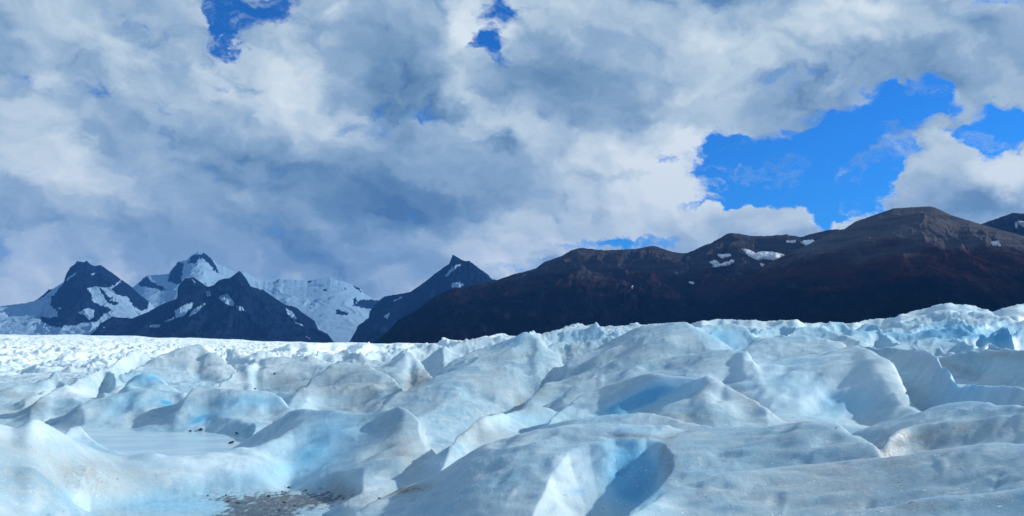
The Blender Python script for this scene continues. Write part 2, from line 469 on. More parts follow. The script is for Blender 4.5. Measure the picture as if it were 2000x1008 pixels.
    (0.4, 0.2, 0.3, 2.0, [(50, 780, 70), (115, 757, 76), (150, 742, 80), (180, 727, 84), (200, 717, 87), (212, 722, 86), (225, 740, 82)]),
    (0.28, 0.3, 0.3, 2.2, [(205, 757, 70), (230, 745, 72), (248, 731, 74), (274, 723, 75), (299, 724, 75), (321, 731, 74), (338, 745, 71)]),
    (0.25, 0.5, 0.2, 4, [(205, 724, 96), (234, 700, 104), (250, 688, 108), (265, 681, 110), (277, 690, 110), (292, 703, 108), (305, 715, 105)]),
    (0.18, 0.4, 0.2, 5, [(240, 730, 98), (290, 708, 106), (307, 696, 108), (340, 685, 110), (365, 678, 111), (388, 673, 112), (409, 687, 109), (431, 702, 106), (456, 718, 102), (480, 735, 96)]),
    (0.2, 0.5, 0.1, 3, [(420, 755, 70), (440, 740, 74), (470, 724, 79), (495, 709, 82), (500, 706, 84), (520, 698, 85), (573, 698, 84), (595, 696, 84), (606, 693, 84), (625, 702, 83), (645, 707, 82), (675, 701, 82), (690, 697, 82), (704, 689, 82), (719, 699, 81), (745, 704, 80), (765, 704, 79), (788, 692, 78), (803, 691, 78), (817, 706, 76), (830, 722, 74), (845, 740, 70)]),
    (0.2, 0.4, 0.7, 2.2, [(560, 790, 56), (573, 776, 58), (595, 753, 61), (628, 724, 65), (653, 713, 66), (682, 709, 66), (712, 713, 65), (737, 724, 63), (763, 739, 61), (788, 762, 57), (800, 782, 54)]),
    (0.3, 0.4, 0.1, 3, [(430, 700, 140), (442, 676, 146), (455, 680, 145), (475, 690, 142), (505, 683, 140), (530, 681, 140), (545, 688, 140), (560, 700, 138)]),
]
kk = np.clip(26 / RAD, 0.25, 5.0)
acc = np.exp(np.clip(kk * BASE, -60, 60))
ZM = BASE.copy()


def smax(a, b, kx):
    d = np.abs(a - b)
    h = np.maximum(1 - d / kx, 0)
    return np.maximum(a, b) + h * h * h * kx / 6


A1 = np.radians(fine)
SG = np.array([0, 0.01, 0.03, 0.08, 0.2])


def blur(a, sg):
    st = A1[1] - A1[0]
    n = int(min(3 * sg / st, 1200))
    k = np.exp(-0.5 * (np.arange(-n, n + 1) * st / sg) ** 2)
    return np.convolve(np.pad(a, n, mode='edge'), k / k.sum(), mode='valid')


WOB = 0.35 * fbm(GX * 0.25, GY * 0.25, 3, 71) / np.maximum(RAD, 6)
for sf, sb, wr, md, pts in MOUNDS:
    bl = 0.16 if md == 1.7 else 0.34
    px = [p[0] for p in pts]
    az, te = pix(px, [p[1] for p in pts])
    rc = np.array([p[2] for p in pts])
    zc = CAM_H + te * rc
    RC = curve(list(zip(az, rc)), A1)
    ZC = curve(list(zip(az, zc)), A1)
    RC = RC * (1 + 0.015 * fbm(A1 * 9 + rc[0], A1 * 0 + rc[0], 2, 3))
    over = np.maximum(az[0] - A1, 0) + np.maximum(A1 - az[-1], 0)
    ZC = ZC - np.sqrt((over * RC * np.where(np.abs(A1) > 0.6, 0.22, 0.7)) ** 2 + 0.04 * wr * wr) + 0.2 * wr
    # the crest line softens away from the crest, so flanks spread instead of running straight at the eye
    LV = np.stack([ZC] + [blur(ZC, sg) for sg in SG[1:]])
    lo = max(az[0] - (0.45 if az[0] < -0.5 else 0.12), A1[0])
    hi = min(az[-1] + (0.45 if az[-1] > 0.5 else 0.12), A1[-1])
    c0, c1 = np.searchsorted(A1, lo), np.searchsorted(A1, hi)
    pw_ = phs[:, c0:c1] + WOB[:, c0:c1]
    RCg = np.interp(pw_, A1, RC)
    rad = RAD[:, c0:c1]
    d = RCg - rad
    sg = np.arctan(bl * np.abs(d) / np.maximum(rad, 1))
    lv = np.interp(sg, SG, np.arange(len(SG)))
    cf = np.clip((pw_ - A1[0]) / (A1[1] - A1[0]), 0, len(A1) - 1.001)
    ci = cf.astype(int)
    li = np.minimum(lv.astype(int), len(SG) - 2)
    fl, fc = lv - li, cf - ci
    ZC = (LV[li, ci] * (1 - fc) + LV[li, ci + 1] * fc) * (1 - fl) + (LV[li + 1, ci] * (1 - fc) + LV[li + 1, ci + 1] * fc) * fl
    fr = np.sqrt(np.maximum(d, 0) ** 2 + wr * wr) - wr
    bk = np.sqrt(np.maximum(-d, 0) ** 2 + wr * wr) - wr
    drop = np.where(d > 0, md * (1 - np.exp(-fr * sf / md)) + 0.45 * np.maximum(fr - 1.8 * md / sf, 0), bk * sb)
    z = ZC - drop
    ZM[:, c0:c1] = smax(ZM[:, c0:c1], z, np.clip(rad * 0.012, 0.05, 0.8))

Z0 = ZM.copy()


def hit(px, py, Zg):
    az, te = pix(px, py)
    j = int(np.clip(round((math.degrees(float(az)) + 52.5) / 0.07), 0, len(fine) - 1))
    s = (Zg[:, j] - CAM_H) / rr
    ok = np.where((s >= te) & (rr > 5))[0]
    i = ok[0] if len(ok) else NR - 1
    return GX[i, j], GY[i, j], Zg[i, j], rr[i]


def win(px, da):
    az = float(pix(px, 700)[0])
    return np.searchsorted(A1, az - da), np.searchsorted(A1, az + da)


# local relief, in metres: (px, py, half length, half width, turn degrees, height)
RELIEF = [
    (1150, 720, 5, 1.2, 25, -0.35), (1230, 700, 5, 1.0, 20, 0.3), (1290, 690, 5, 1.2, 15, -0.35), (1120, 760, 3, .9, 30, -0.35), (1180, 745, 4, .8, 25, 0.2), (1000, 700, 6, 2, 20, -0.35), (920, 720, 5, 2, 35, 0.3), (640, 770, 3, 1.2, 10, .3), (120, 800, 6, 1.5, 15, -.4), (60, 815, 4, 1.2, 15, .3), (180, 800, 5, 1.4, 25, .35),
    # scooped hollow in the foreground mound
    (560, 905, 6.0, 2.0, 20, -0.10),
    (625, 880, 2.2, 1.2, 60, -0.45), (640, 840, 2.5, 1.5, 40, -0.25), (600, 930, 2.6, 1.2, 20, -0.2),
    (780, 900, 1.5, 1.1, 80, 0.35), 
    (500, 790, 6, 2.2, 0, -0.55), (430, 775, 1.8, 1.8, 0, 0.4), (345, 790, 3, 1.5, 30, -0.4), (250, 800, 5, 1.6, 25, -0.45),
    (290, 740, 4.5, 2.0, 0, -0.9), (210, 755, 4, 1.2, 40, -.5),
    (1260, 775, 4.0, 1.3, 28, -0.85), (1340, 790, 3, 1.2, 0, 0.1), (1400, 745, 1.6, 0.7, -55, 0.25), (1425, 745, 1.0, .5, -50, -.25),
    (1470, 715, 2, 1, -60, 0.3),
    (1850, 775, 3.0, 2.0, 70, -0.4), (1700, 720, 5, 2.5, 40, 0.3), (1600, 740, 5, 2, 30, 0.3), (1650, 790, 4, 1.5, 90, -0.4),
    (150, 960, 2.2, .9, -50, -0.35), (60, 930, 2.0, 1.2, 30, 0.25), (120, 900, 1.6, 1.2, 30, 0.2), (200, 950, 1.6, .8, -40, 0.25), (110, 985, .9, .7, 0, .2),
    (960, 740, 6, 3, 20, 0.4), (1050, 760, 3, 1.2, 60, -0.6), (880, 770, 5, 2, 20, 0.3), (940, 780, 2.4, 1.0, 20, -.3), (1000, 775, 2.0, .8, 60, -.4),
    (1100, 720, 3, 1.0, 50, -0.5), (1300, 660, 6, 1.5, 15, 0.3), (1230, 680, 6, 1.2, 15, -0.35),
    (830, 745, 3.0, 1.0, 55, -0.9),
    (1330, 880, 2, 0.6, 20, 0.10), (1500, 870, 2.5, 0.8, 10, 0.12), (1640, 880, 1.0, .6, 0, .08),
    (420, 700, 3, 1.5, 60, 0.6), (360, 712, 3, 1.2, 50, -0.8), (400, 715, 2.5, 1, 60, -.5),
    (550, 740, 3.5, 1.5, 30, -0.9), (500, 740, 2, 2, 0, .4), (610, 750, 2.5, .8, 50, -.8),
]
for px, py, a, b, turn, h in RELIEF:
    x0, y0, z0, r0 = hit(px, py, Z0)
    c0, c1 = win(px, 3 * max(a, b) / r0)
    dx, dy = GX[:, c0:c1] - x0, GY[:, c0:c1] - y0
    c, s = math.cos(R(turn)), math.sin(R(turn))
    u = (dx * c + dy * s) / a
    v = (-dx * s + dy * c) / b
    q = u * u + v * v
    ZM[:, c0:c1] += h * np.exp(-q)

# melt dimples and small hummocks, elongated along the flow of the ice
rd = random.Random(31)
for i in range(420):
    px, py = rd.uniform(20, 1980), rd.choice([rd.uniform(690, 800), rd.uniform(760, 1000), rd.uniform(850, 1000)])
    x0, y0, z0, r0 = hit(px, py, ZM)
    if r0 > 110:
        continue
    if (-13 < x0 < -2 and r0 > 33 and r0 < 43 and z0 < 0.1) or z0 < 0.02:
        continue
    k = (r0 / 25) ** (0.75 if r0 > 16 else 1.5)
    a, b = rd.uniform(0.25, 1.1) * k, rd.uniform(0.10, 0.32) * k
    h = b * rd.uniform(0.12, 0.38) * (-1 if rd.random() < 0.75 else 1)
    turn = rd.gauss(25, 28)
    c0, c1 = win(px, 2.6 * a / r0)
    q0, q1 = np.searchsorted(rr, r0 - 2.6 * a), np.searchsorted(rr, r0 + 2.6 * a)
    dx, dy = GX[q0:q1, c0:c1] - x0, GY[q0:q1, c0:c1] - y0
    c, s = math.cos(R(turn)), math.sin(R(turn))
    u, v = (dx * c + dy * s) / a, (-dx * s + dy * c) / b
    v = v + 0.5 * u * u * rd.uniform(-1, 1)
    q = u * u + v * v
    ZM[q0:q1, c0:c1] += h * np.exp(-q * (0.6 + 0.4 * q))

# steep walled scoops: (centre px,py, half length, half width, turn, depth, power)
SCOOPS = [(1100, 990, 0.16, 0.12, 0, 0.10, 2.0)]
BOWL = [(1020, 1060), (1052, 985), (1078, 925), (1110, 888), (1150, 868), (1200, 858), (1260, 854), (1300, 864), (1316, 885), (1312, 918), (1290, 955), (1256, 985), (1230, 1004), (1200, 1060)]
bx, by = proj(GX, GY, ZM)
near_b = (RAD > 8) & (RAD < 22) & (GY > 5)
bd = np.where(near_b, poly_sd(bx + 6 * fbm(GX, GY, 2, 31), by, BOWL), -99)
bw = np.interp(bx, [1060, 1200, 1310], [125, 90, 52])
qb = np.clip(bd / bw, 0, 1)
ZM = ZM - 0.74 * (1 - (1 - qb) ** 1.9)
for px, py, a, b, turn, h, pw in SCOOPS:
    x0, y0, z0, r0 = hit(px, py, Z0)
    dx, dy = GX - x0, GY - y0
    c, s = math.cos(R(turn)), math.sin(R(turn))
    dx = dx + 0.10 * fbm(GX * 1.1, GY * 1.1, 2, 44)
    u = (dx * c + dy * s) / a
    v = (-dx * s + dy * c) / b
    q = np.clip(1 - (np.abs(u) ** 2.2 + np.abs(v) ** 2.2), 0, 1)
    ZM = ZM - h * (1 - (1 - q) ** pw) * sstep(0, .25, q)

# wind and melt texture, growing with range
wx = GX + 1.4 * fbm(GX * 0.13, GY * 0.13, 3, 11)
wy = GY + 1.4 * fbm(GX * 0.13 + 40, GY * 0.13, 3, 17)
c30, s30 = math.cos(R(28)), math.sin(R(28))
ax, ay = wx * c30 + wy * s30, -wx * s30 + wy * c30
near = 1 - sstep(70, 200, RAD)
amp1 = np.interp(RAD, [0, 8, 15, 30, 60, 120, 250], [0.02, 0.03, 0.06, 0.11, 0.22, 0.5, 0.6])
ZT = amp1 * (fbm(ax * 0.22, ay * 0.5, 3, 21, 0.45))
ZT = ZT + np.interp(RAD, [0, 10, 30, 80, 200], [0.010, 0.02, 0.035, 0.13, 0.3]) * (ridged(ax * 0.35, ay * 0.75, 3, 31, 0.5) - 0.8)
ZT = ZT + np.interp(RAD, [0, 6, 25, 60, 100], [0.008, 0.014, 0.014, 0.01, 0]) * (ridged(wx * 0.9, wy * 1.3, 3, 45, 0.5) - 0.8)
ZT = ZT + np.interp(RAD, [0, 8, 20, 60, 150], [0.012, 0.016, 0.018, 0.025, 0.05]) * fbm(wx * 1.7, wy * 2.3, 4, 41, 0.55)
# seracs
sr = sstep(95, 190, RAD) * (1 - side) + sstep(66, 110, RAD) * side
sfr = np.interp(np.log(RAD), np.log([60, 150, 400, 1200, 3000]), [0.14, 0.085, 0.05, 0.022, 0.011])
# stepwise frequency through blended octave fields
ser = 0
fr_l = [0.16, 0.085, 0.045, 0.022, 0.011]
rg_l = [70, 150, 380, 1000, 2600]
lr = np.log(RAD)
for i, (fq, rg) in enumerate(zip(fr_l, rg_l)):
    wgt = np.clip(1 - np.abs(lr - math.log(rg)) / 0.95, 0, 1)
    if i == 0:
        wgt = np.where(RAD < rg, 1, wgt)
    if i == 4:
        wgt = np.where(RAD > rg, 1, wgt)
    n = ridged(wx * fq, wy * fq * 1.15, 4, 60 + i, 0.55) - 0.9
    ser = ser + wgt * n * (0.30 / fq)
amps = np.interp(lr, np.log([60, 110, 200, 400, 1000, 3000]), [0.9, 1.0, 0.75, 0.6, 0.40, 0.32])
amps = amps * (1 - side) * 0.65 + side * np.interp(RAD, [60, 110, 200, 400], [0.2, 0.22, 0.25, 0.25])
ZT = ZT + sr * ser * amps * 0.8 - sr * 0.5 * (1 - side)

# far right: tumbled blue ice, silhouette rows of the photo as envelope
HR = [
    (190, 0.35, [(960, 662), (1000, 660), (1060, 656), (1089, 647), (1125, 648), (1141, 643), (1164, 639), (1182, 644), (1213, 645), (1250, 652), (1340, 637), (1370, 625), (1440, 624), (1541, 626), (1624, 629), (1708, 622), (1742, 620), (1771, 609), (1814, 600), (1857, 592), (1903, 591), (1923, 600), (1938, 609), (1958, 600), (1987, 596), (2000, 597), (2150, 590)]),
    (300, 0.2, [(560, 672), (600, 671), (660, 670), (699, 668), (738, 666), (780, 663), (833, 659), (849, 664), (867, 659), (880, 665), (919, 663), (944, 658), (975, 657), (1010, 656), (1060, 655), (1200, 652)]),
]
ZF = np.full(ZM.shape, -80.0)
for rg, sf, pts in HR:
    az, te = pix([p[0] for p in pts], [p[1] for p in pts])
    wob = rg * (1 + 0.07 * fbm(phs * 22 + rg, phs * 3 + rg, 3, 5))
    t_ = np.interp(phs, az, te)
    z = CAM_H + t_ * rg - np.maximum(az[0] - phs, 0) * rg * 0.5
    d = wob - RAD
    jag = fbm(GX * 18 / rg, GY * 14 / rg, 4, int(rg)) * rg * 0.006
    z = z - np.where(d > 0, 2.6 * (1 - np.exp(-d * sf / 2.6)) + 0.4 * np.maximum(d - 14, 0), -d * 0.30) + jag
    ZF = smax(ZF, z, rg * 0.008)
ZF[:, back[0]] = -80
ZM = ZM + ZT
ZM = smax(ZM, ZF, np.clip(RAD * 0.006, 0.02, 1))
# keep the far ice field on its row: sink what would rise above it
lim = CAM_H + np.interp(phs, azf, tef - 0.0008) * RAD + 0.0022 * RAD * fbm(wx * 26 / RAD.clip(100), wy * 14 / RAD.clip(100), 3, 77)
farl = (RAD > 260) & (phs < R(-5)) & (~back)
ZM = np.where(farl, np.minimum(ZM, lim + 0.0006 * RAD * ridged(phs * 260, lr * 40, 2, 81)), ZM)
ZM = np.where((RAD > 3000) & (phs < R(-5)) & (~back), lim, ZM)

# pools: flat melt hollows
UP_POOL = [(128, 846), (160, 843), (230, 842), (330, 843), (400, 843), (440, 848), (490, 855), (478, 866), (430, 876), (360, 886), (290, 891), (235, 888), (190, 881), (155, 868), (138, 856)]
LOW_POOL = [(150, 1020), (175, 995), (219, 987), (292, 976), (401, 961), (470, 957), (560, 957), (640, 962), (700, 972), (700, 985), (640, 1000), (580, 1020)]
PXG, PYG = proj(GX, GY, np.zeros_like(GX))
for P_ in (UP_POOL, LOW_POOL):
    sd = poly_sd(PXG, PYG, P_)
    sd = np.where(GY > 5, sd, -99)
    k = sstep(-9, 3, sd + 1.5 * fbm(GX, GY, 2, 9))
    if P_ is LOW_POOL:
        rip = 0.02 * fbm(GX * 1.2, GY * 2.5, 4, 90) + 0.015 * fbm(GX * 4, GY * 6, 3, 93)
        ZM = ZM * (1 - k) + k * (-0.03 + rip)
    else:
        ZM = ZM * (1 - k) + k * (-0.12)
ZM[:, back[0]] = (2.9 + 0.5 * fbm(GX * .1, GY * .1, 3, 3))[:, back[0]] - 0.002 * RAD[:, back[0]]

# surface character at each vertex, by place on the ice
PX, PY = proj(GX, GY, ZM)
PX = np.where(GY > 3, PX, -999)


def paint(lst):
    a = np.zeros_like(GX)
    wobx = 14 * fbm(GX * .5, GY * .5, 3, 51)
    for px, py, sx, sy, turn, v in lst:
        x0, y0, z0, r0 = hit(px, py, ZM)
        c, s = math.cos(R(turn)), math.sin(R(turn))
        c0, c1 = win(px, (3 * max(sx, sy) + 40) / F)
        wb = wobx[:, c0:c1]
        dx, dy = PX[:, c0:c1] + wb - px, PY[:, c0:c1] + wb * .4 - py
        u = (dx * c - dy * s) / sx
        w_ = (dx * s + dy * c) / sy
        near_ = np.exp(-((RAD[:, c0:c1] - r0) / (0.35 * r0)) ** 2)
        a[:, c0:c1] += v * np.exp(-(u * u + w_ * w_)) * near_
    return a


# exposed blue ice, plus blue shade of hollows and sun-averted faces put in
blue = paint([
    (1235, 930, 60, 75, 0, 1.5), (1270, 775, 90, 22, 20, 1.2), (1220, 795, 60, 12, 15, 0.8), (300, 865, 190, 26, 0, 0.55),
    (290, 738, 55, 14, 0, 0.9), (620, 880, 70, 45, 30, 0.8), (520, 925, 140, 30, 10, 0.45), (500, 785, 90, 18, 0, 0.7), (540, 770, 40, 12, 0, .3),
    (360, 760, 50, 12, 20, .4), (250, 770, 60, 14, 30, .5), (245, 798, 60, 14, 20, .5), (420, 815, 70, 20, 0, .5),
    (1880, 775, 80, 45, 0, .6), (1640, 790, 60, 30, 0, 0.75), (1540, 730, 90, 60, 0, 0.4), (1420, 670, 60, 25, 0, 0.6),
    (1960, 710, 90, 25, 0, 0.2), (1030, 820, 60, 22, 0, 0.6), (1010, 662, 50, 12, 20, 0.6), (300, 985, 140, 20, 0, 0.6),
    (430, 990, 140, 16, 0, .4), (1130, 960, 16, 6, 0, .7), (1400, 655, 40, 12, 0, .5), (860, 850, 60, 30, 0, .15),
    (640, 790, 80, 14, 0, .3), (130, 960, 16, 24, 30, .5), (1330, 900, 300, 60, 0, .18), (1700, 880, 200, 30, 0, .1), (650, 830, 50, 30, 0, .4),
    (1640, 640, 400, 24, 0, .5), (325, 787, 16, 5, -10, 1.6), (385, 818, 20, 6, 25, 1.6), (1880, 640, 160, 40, 0, .8), (1960, 660, 60, 24, 0, .6), (1900, 600, 60, 14, 0, .4), (1150, 655, 80, 18, 0, .4),  # far right entries put the backlit blue of those faces into the colour
])
dirt_shade = paint([
    (1700, 930, 420, 60, 0, 0.5), (1450, 880, 180, 30, 0, 0.35), (1150, 740, 120, 30, 0, .15), (900, 940, 120, 60, 0, .2),  # first two: dust, and the shade of sun-averted faces put into the tone
    (790, 870, 50, 70, 0, 0.75), (700, 750, 90, 36, 0, 0.8), (560, 745, 60, 28, 0, 0.75), (820, 740, 45, 16, 45, 1.4), (700, 795, 110, 7, 0, 0.9), (1760, 800, 80, 50, 0, .2),
    (1800, 860, 120, 30, 8, 0.9), (1740, 880, 30, 26, 40, 0.8), (1900, 840, 120, 16, 8, .5), (680, 962, 60, 16, 0, 1.1), (560, 985, 110, 22, 0, 0.35), (660, 940, 20, 20, 0, .5),
    (100, 930, 130, 60, 0, 0.5), (180, 920, 60, 30, 20, .5), (260, 935, 90, 30, 0, 0.35), (70, 790, 30, 9, 0, 1.2), (40, 803, 40, 4, 0, .8), (0, 766, 60, 8, -10, 1.0), (430, 700, 60, 28, 0, 0.5), (330, 700, 50, 20, 0, .35),
    (1380, 750, 14, 40, 0, 0.5), (1450, 770, 50, 10, -35, 0.8), (1240, 853, 70, 4, 0, 1.6), (1305, 890, 14, 40, 0, .9), (1320, 930, 30, 30, 0, .5),
    (1350, 812, 90, 6, 0, 0.7), (1450, 822, 120, 5, 0, .5), (900, 848, 40, 10, 35, 1.3), (950, 850, 30, 16, 0, .6), (1960, 695, 60, 9, 0, 1.0), (1870, 720, 40, 8, -20, 1.0), (790, 960, 50, 9, 12, 1.6), (1140, 690, 60, 14, 0, .5), (1130, 660, 10, 6, 0, .1),
    (1780, 700, 90, 14, -10, .4), (1800, 990, 240, 12, 3, .6), (1600, 985, 160, 16, 0, .35), (480, 800, 60, 6, 0, .1), (1500, 850, 200, 14, 0, .3),
    (650, 695, 60, 6, 0, .2), (550, 705, 60, 8, 0, .3), (1080, 760, 100, 20, 20, .2), (20, 880, 60, 40, 0, .3), (220, 700, 160, 8, 0, .15), (1060, 768, 14, 14, 0, .7), (1010, 790, 20, 8, 0, .8),
])
grit = poly_sd(PX, PY, [(395, 972), (470, 962), (560, 957), (640, 958), (680, 966), (690, 978), (600, 1000), (540, 1030), (380, 1030), (440, 990)])
grit = np.where(RAD < 30, sstep(-14, 22, grit), 0)
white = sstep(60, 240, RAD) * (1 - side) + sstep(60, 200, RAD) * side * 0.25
sunlit = paint([(440, 905, 160, 36, 0, .8), (60, 835, 60, 20, 0, .6), (170, 850, 60, 12, 0, .6), (828, 850, 14, 50, 15, .9), (720, 948, 40, 22, 0, 1.0), (1110, 930, 60, 70, 0, .8),  # whitens the faces that catch the sun: light put into the ice colour
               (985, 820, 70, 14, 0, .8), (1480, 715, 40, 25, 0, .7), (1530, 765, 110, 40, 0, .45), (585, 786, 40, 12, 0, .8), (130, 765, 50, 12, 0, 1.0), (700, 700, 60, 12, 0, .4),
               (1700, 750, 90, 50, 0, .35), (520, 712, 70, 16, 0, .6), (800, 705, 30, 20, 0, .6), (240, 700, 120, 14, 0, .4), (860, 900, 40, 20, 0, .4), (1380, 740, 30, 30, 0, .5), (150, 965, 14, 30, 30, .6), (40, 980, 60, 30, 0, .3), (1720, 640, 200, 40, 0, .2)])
white = np.clip(white + sunlit * 0.75, 0, 1)
V = np.stack([GX, GY, ZM], -1).reshape(-1, 3)
# curvature-based crevice attribute: hollows show cleaner, bluer ice far out
mice, t, b = mat('glacier_ice')
gm = t.n('ShaderNodeNewGeometry')
pos = gm.outputs['Position']
aB, aD, aW, aG = attr(t, 'blue'), attr(t, 'dirt_shade'), attr(t, 'white'), attr(t, 'grit')
n1 = t.noise(pos, 0.35, 6, 0.55)
n2 = t.noise(pos, 2.6, 6, 0.6)
n3 = t.noise(pos, 14, 5, 0.65)
n4 = t.noise(pos, 60, 3, 0.6)
basec = t.mix(t.rng(n1, 0.35, 0.65), (0.24, 0.415, 0.535), (0.40, 0.54, 0.615))
basec = t.mix(t.m('MULTIPLY', t.rng(n2, 0.45, 0.7), 0.5), basec, (0.58, 0.66, 0.71))
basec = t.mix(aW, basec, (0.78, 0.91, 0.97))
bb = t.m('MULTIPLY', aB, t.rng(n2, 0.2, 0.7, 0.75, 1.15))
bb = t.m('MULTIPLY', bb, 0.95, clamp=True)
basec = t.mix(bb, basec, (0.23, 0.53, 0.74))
basec = t.mix(t.rng(aB, 0.75, 1.2), basec, (0.12, 0.40, 0.64))  # deepens bowl and scoop, their shade put into the base colour
dd = t.m('MULTIPLY', aD, t.rng(n2, 0.3, 0.68, 0.35, 1.2))
dd = t.m('MULTIPLY_ADD', t.m('SUBTRACT', n3, 0.5), t.m('MULTIPLY', aD, 0.9), dd)
# a little dust everywhere near
dd = t.m('ADD', dd, t.m('MULTIPLY', t.rng(n1, 0.5, 0.75), t.m('SUBTRACT', 0.16, t.m('MULTIPLY', aW, 0.16))))
dd = t.m('MAXIMUM', dd, 0.0)
dcol = t.mix(t.rng(n3, 0.3, 0.7), (0.25, 0.25, 0.25), (0.15, 0.15, 0.155))
basec = t.mix(t.m('MULTIPLY', dd, 0.55, clamp=True), basec, dcol)
sp = t.noise(t.v('MULTIPLY', pos, (1.0, 0.55, 1.0)), 5.0, 7, 0.72)
gg = t.rng(t.m('MULTIPLY_ADD', aG, 0.30, sp), 0.62, 0.76)
basec = t.mix(t.m('MULTIPLY', gg, 0.85), basec, (0.035, 0.042, 0.058))
# fine dark grains; the white flecks are sparkle painted into the colour
basec = t.mix(t.m('MULTIPLY', t.rng(n4, 0.3, 0.42, 1, 0), 0.25), basec, (0.22, 0.25, 0.28))
basec = t.mix(t.m('MULTIPLY', t.rng(n4, 0.62, 0.74), 0.6), basec, (0.85, 0.9, 0.93))
fl = t.noise(pos, 20, 2, 0.5)
basec = t.mix(t.m('MULTIPLY', t.rng(fl, 0.68, 0.73), 0.75), basec, (0.86, 0.9, 0.92))  # larger white specks, painted glints
basec = t.mix(t.m('MULTIPLY', t.rng(t.noise(pos, 8, 3, 0.5), 0.24, 0.31, 1, 0), 0.55), basec, (0.12, 0.13, 0.15))
t.l(basec, b.inputs['Base Color'])
t.put(b.inputs['Roughness'], t.rng(n3, 0.35, 0.65, 0.38, 0.62))
b.inputs['IOR'].default_value = 1.31
b.inputs['Subsurface Weight'].default_value = 0.45
b.inputs['Subsurface Radius'].default_value = (0.35, 0.6, 1.0)
b.inputs['Subsurface Scale'].default_value = 0.3
bm1 = t.n('ShaderNodeBump')
bm1.inputs['Strength'].default_value = 0.55
bm1.inputs['Distance'].default_value = 0.035
t.put(bm1.inputs['Height'], t.m('MULTIPLY_ADD', n3, 0.5, n2))
bm2 = t.n('ShaderNodeBump')
bm2.inputs['Strength'].default_value = 0.5
bm2.inputs['Distance'].default_value = 0.008
t.put(bm2.inputs['Height'], n4)
t.l(bm1.outputs[0], bm2.inputs['Normal'])
t.l(bm2.outputs[0], b.inputs['Normal'])
gl = grid_mesh('glacier', V, NR, NC, True, [mice], dict(blue=np.clip(blue, 0, 1.5), dirt_shade=np.clip(dirt_shade, 0, 1.6), white=white, grit=grit))
gl['kind'] = 'structure'
gl['label'] = 'rolling blue white glacier ice with dusty crests and hollows'

# ------------------------------------------------------------------ melt pools
mw, t, b = mat('meltwater')
pos = t.n('ShaderNodeNewGeometry').outputs['Position']
n = t.noise(t.v('MULTIPLY', pos, (0.35, 1.0, 1.0)), 0.8, 5, 0.55)
t.put(b.inputs['Base Color'], t.mix(t.rng(n, 0.35, 0.65), (0.36, 0.55, 0.68), (0.50, 0.66, 0.75)))
b.inputs['Roughness'].default_value = 0.22
bu = t.n('ShaderNodeBump')
bu.inputs['Strength'].default_value = 0.15
bu.inputs['Distance'].default_value = 0.02
t.put(bu.inputs['Height'], t.noise(t.v('MULTIPLY', pos, (1, 3, 1)), 3, 4))
t.l(bu.outputs[0], b.inputs['Normal'])


def sheet(name, poly, z, label, m_=mw):
    pts = []
    for px, py in poly:
        az, te = pix(px, py)
        r0 = (z - CAM_H) / float(te)
        pts.append((r0 * math.sin(az), r0 * math.cos(az), z))
    me = bpy.data.meshes.new(name)
    me.from_pydata(pts, [], [list(range(len(pts)))])
    me.materials.append(m_)
    o = bpy.data.objects.new(name, me)
    COL.objects.link(o)
    o['kind'] = 'structure'
    o['label'] = label
    return o


sheet('meltwater_pool', [(110, 842), (230, 839), (420, 839), (520, 852), (490, 868), (430, 884), (360, 894), (290, 899), (230, 896), (180, 889), (140, 872)], -0.02,
      'pale blue frozen melt pool lying in the hollow at left')

# ------------------------------------------------------------------ mountains


def reg1(l):
    return [(x / 3.876, 440 + y / 3.877) for x, y in l]


def reg2(l):
    return [(480 + x / 3.876, 440 + y / 3.877) for x, y in l]


def reg3(l):
    return [(960 + x / 3.876, 440 + y / 3.877) for x, y in l]


def reg4(l):
    return [(1440 + x / 3.475, 380 + y / 3.475) for x, y in l]


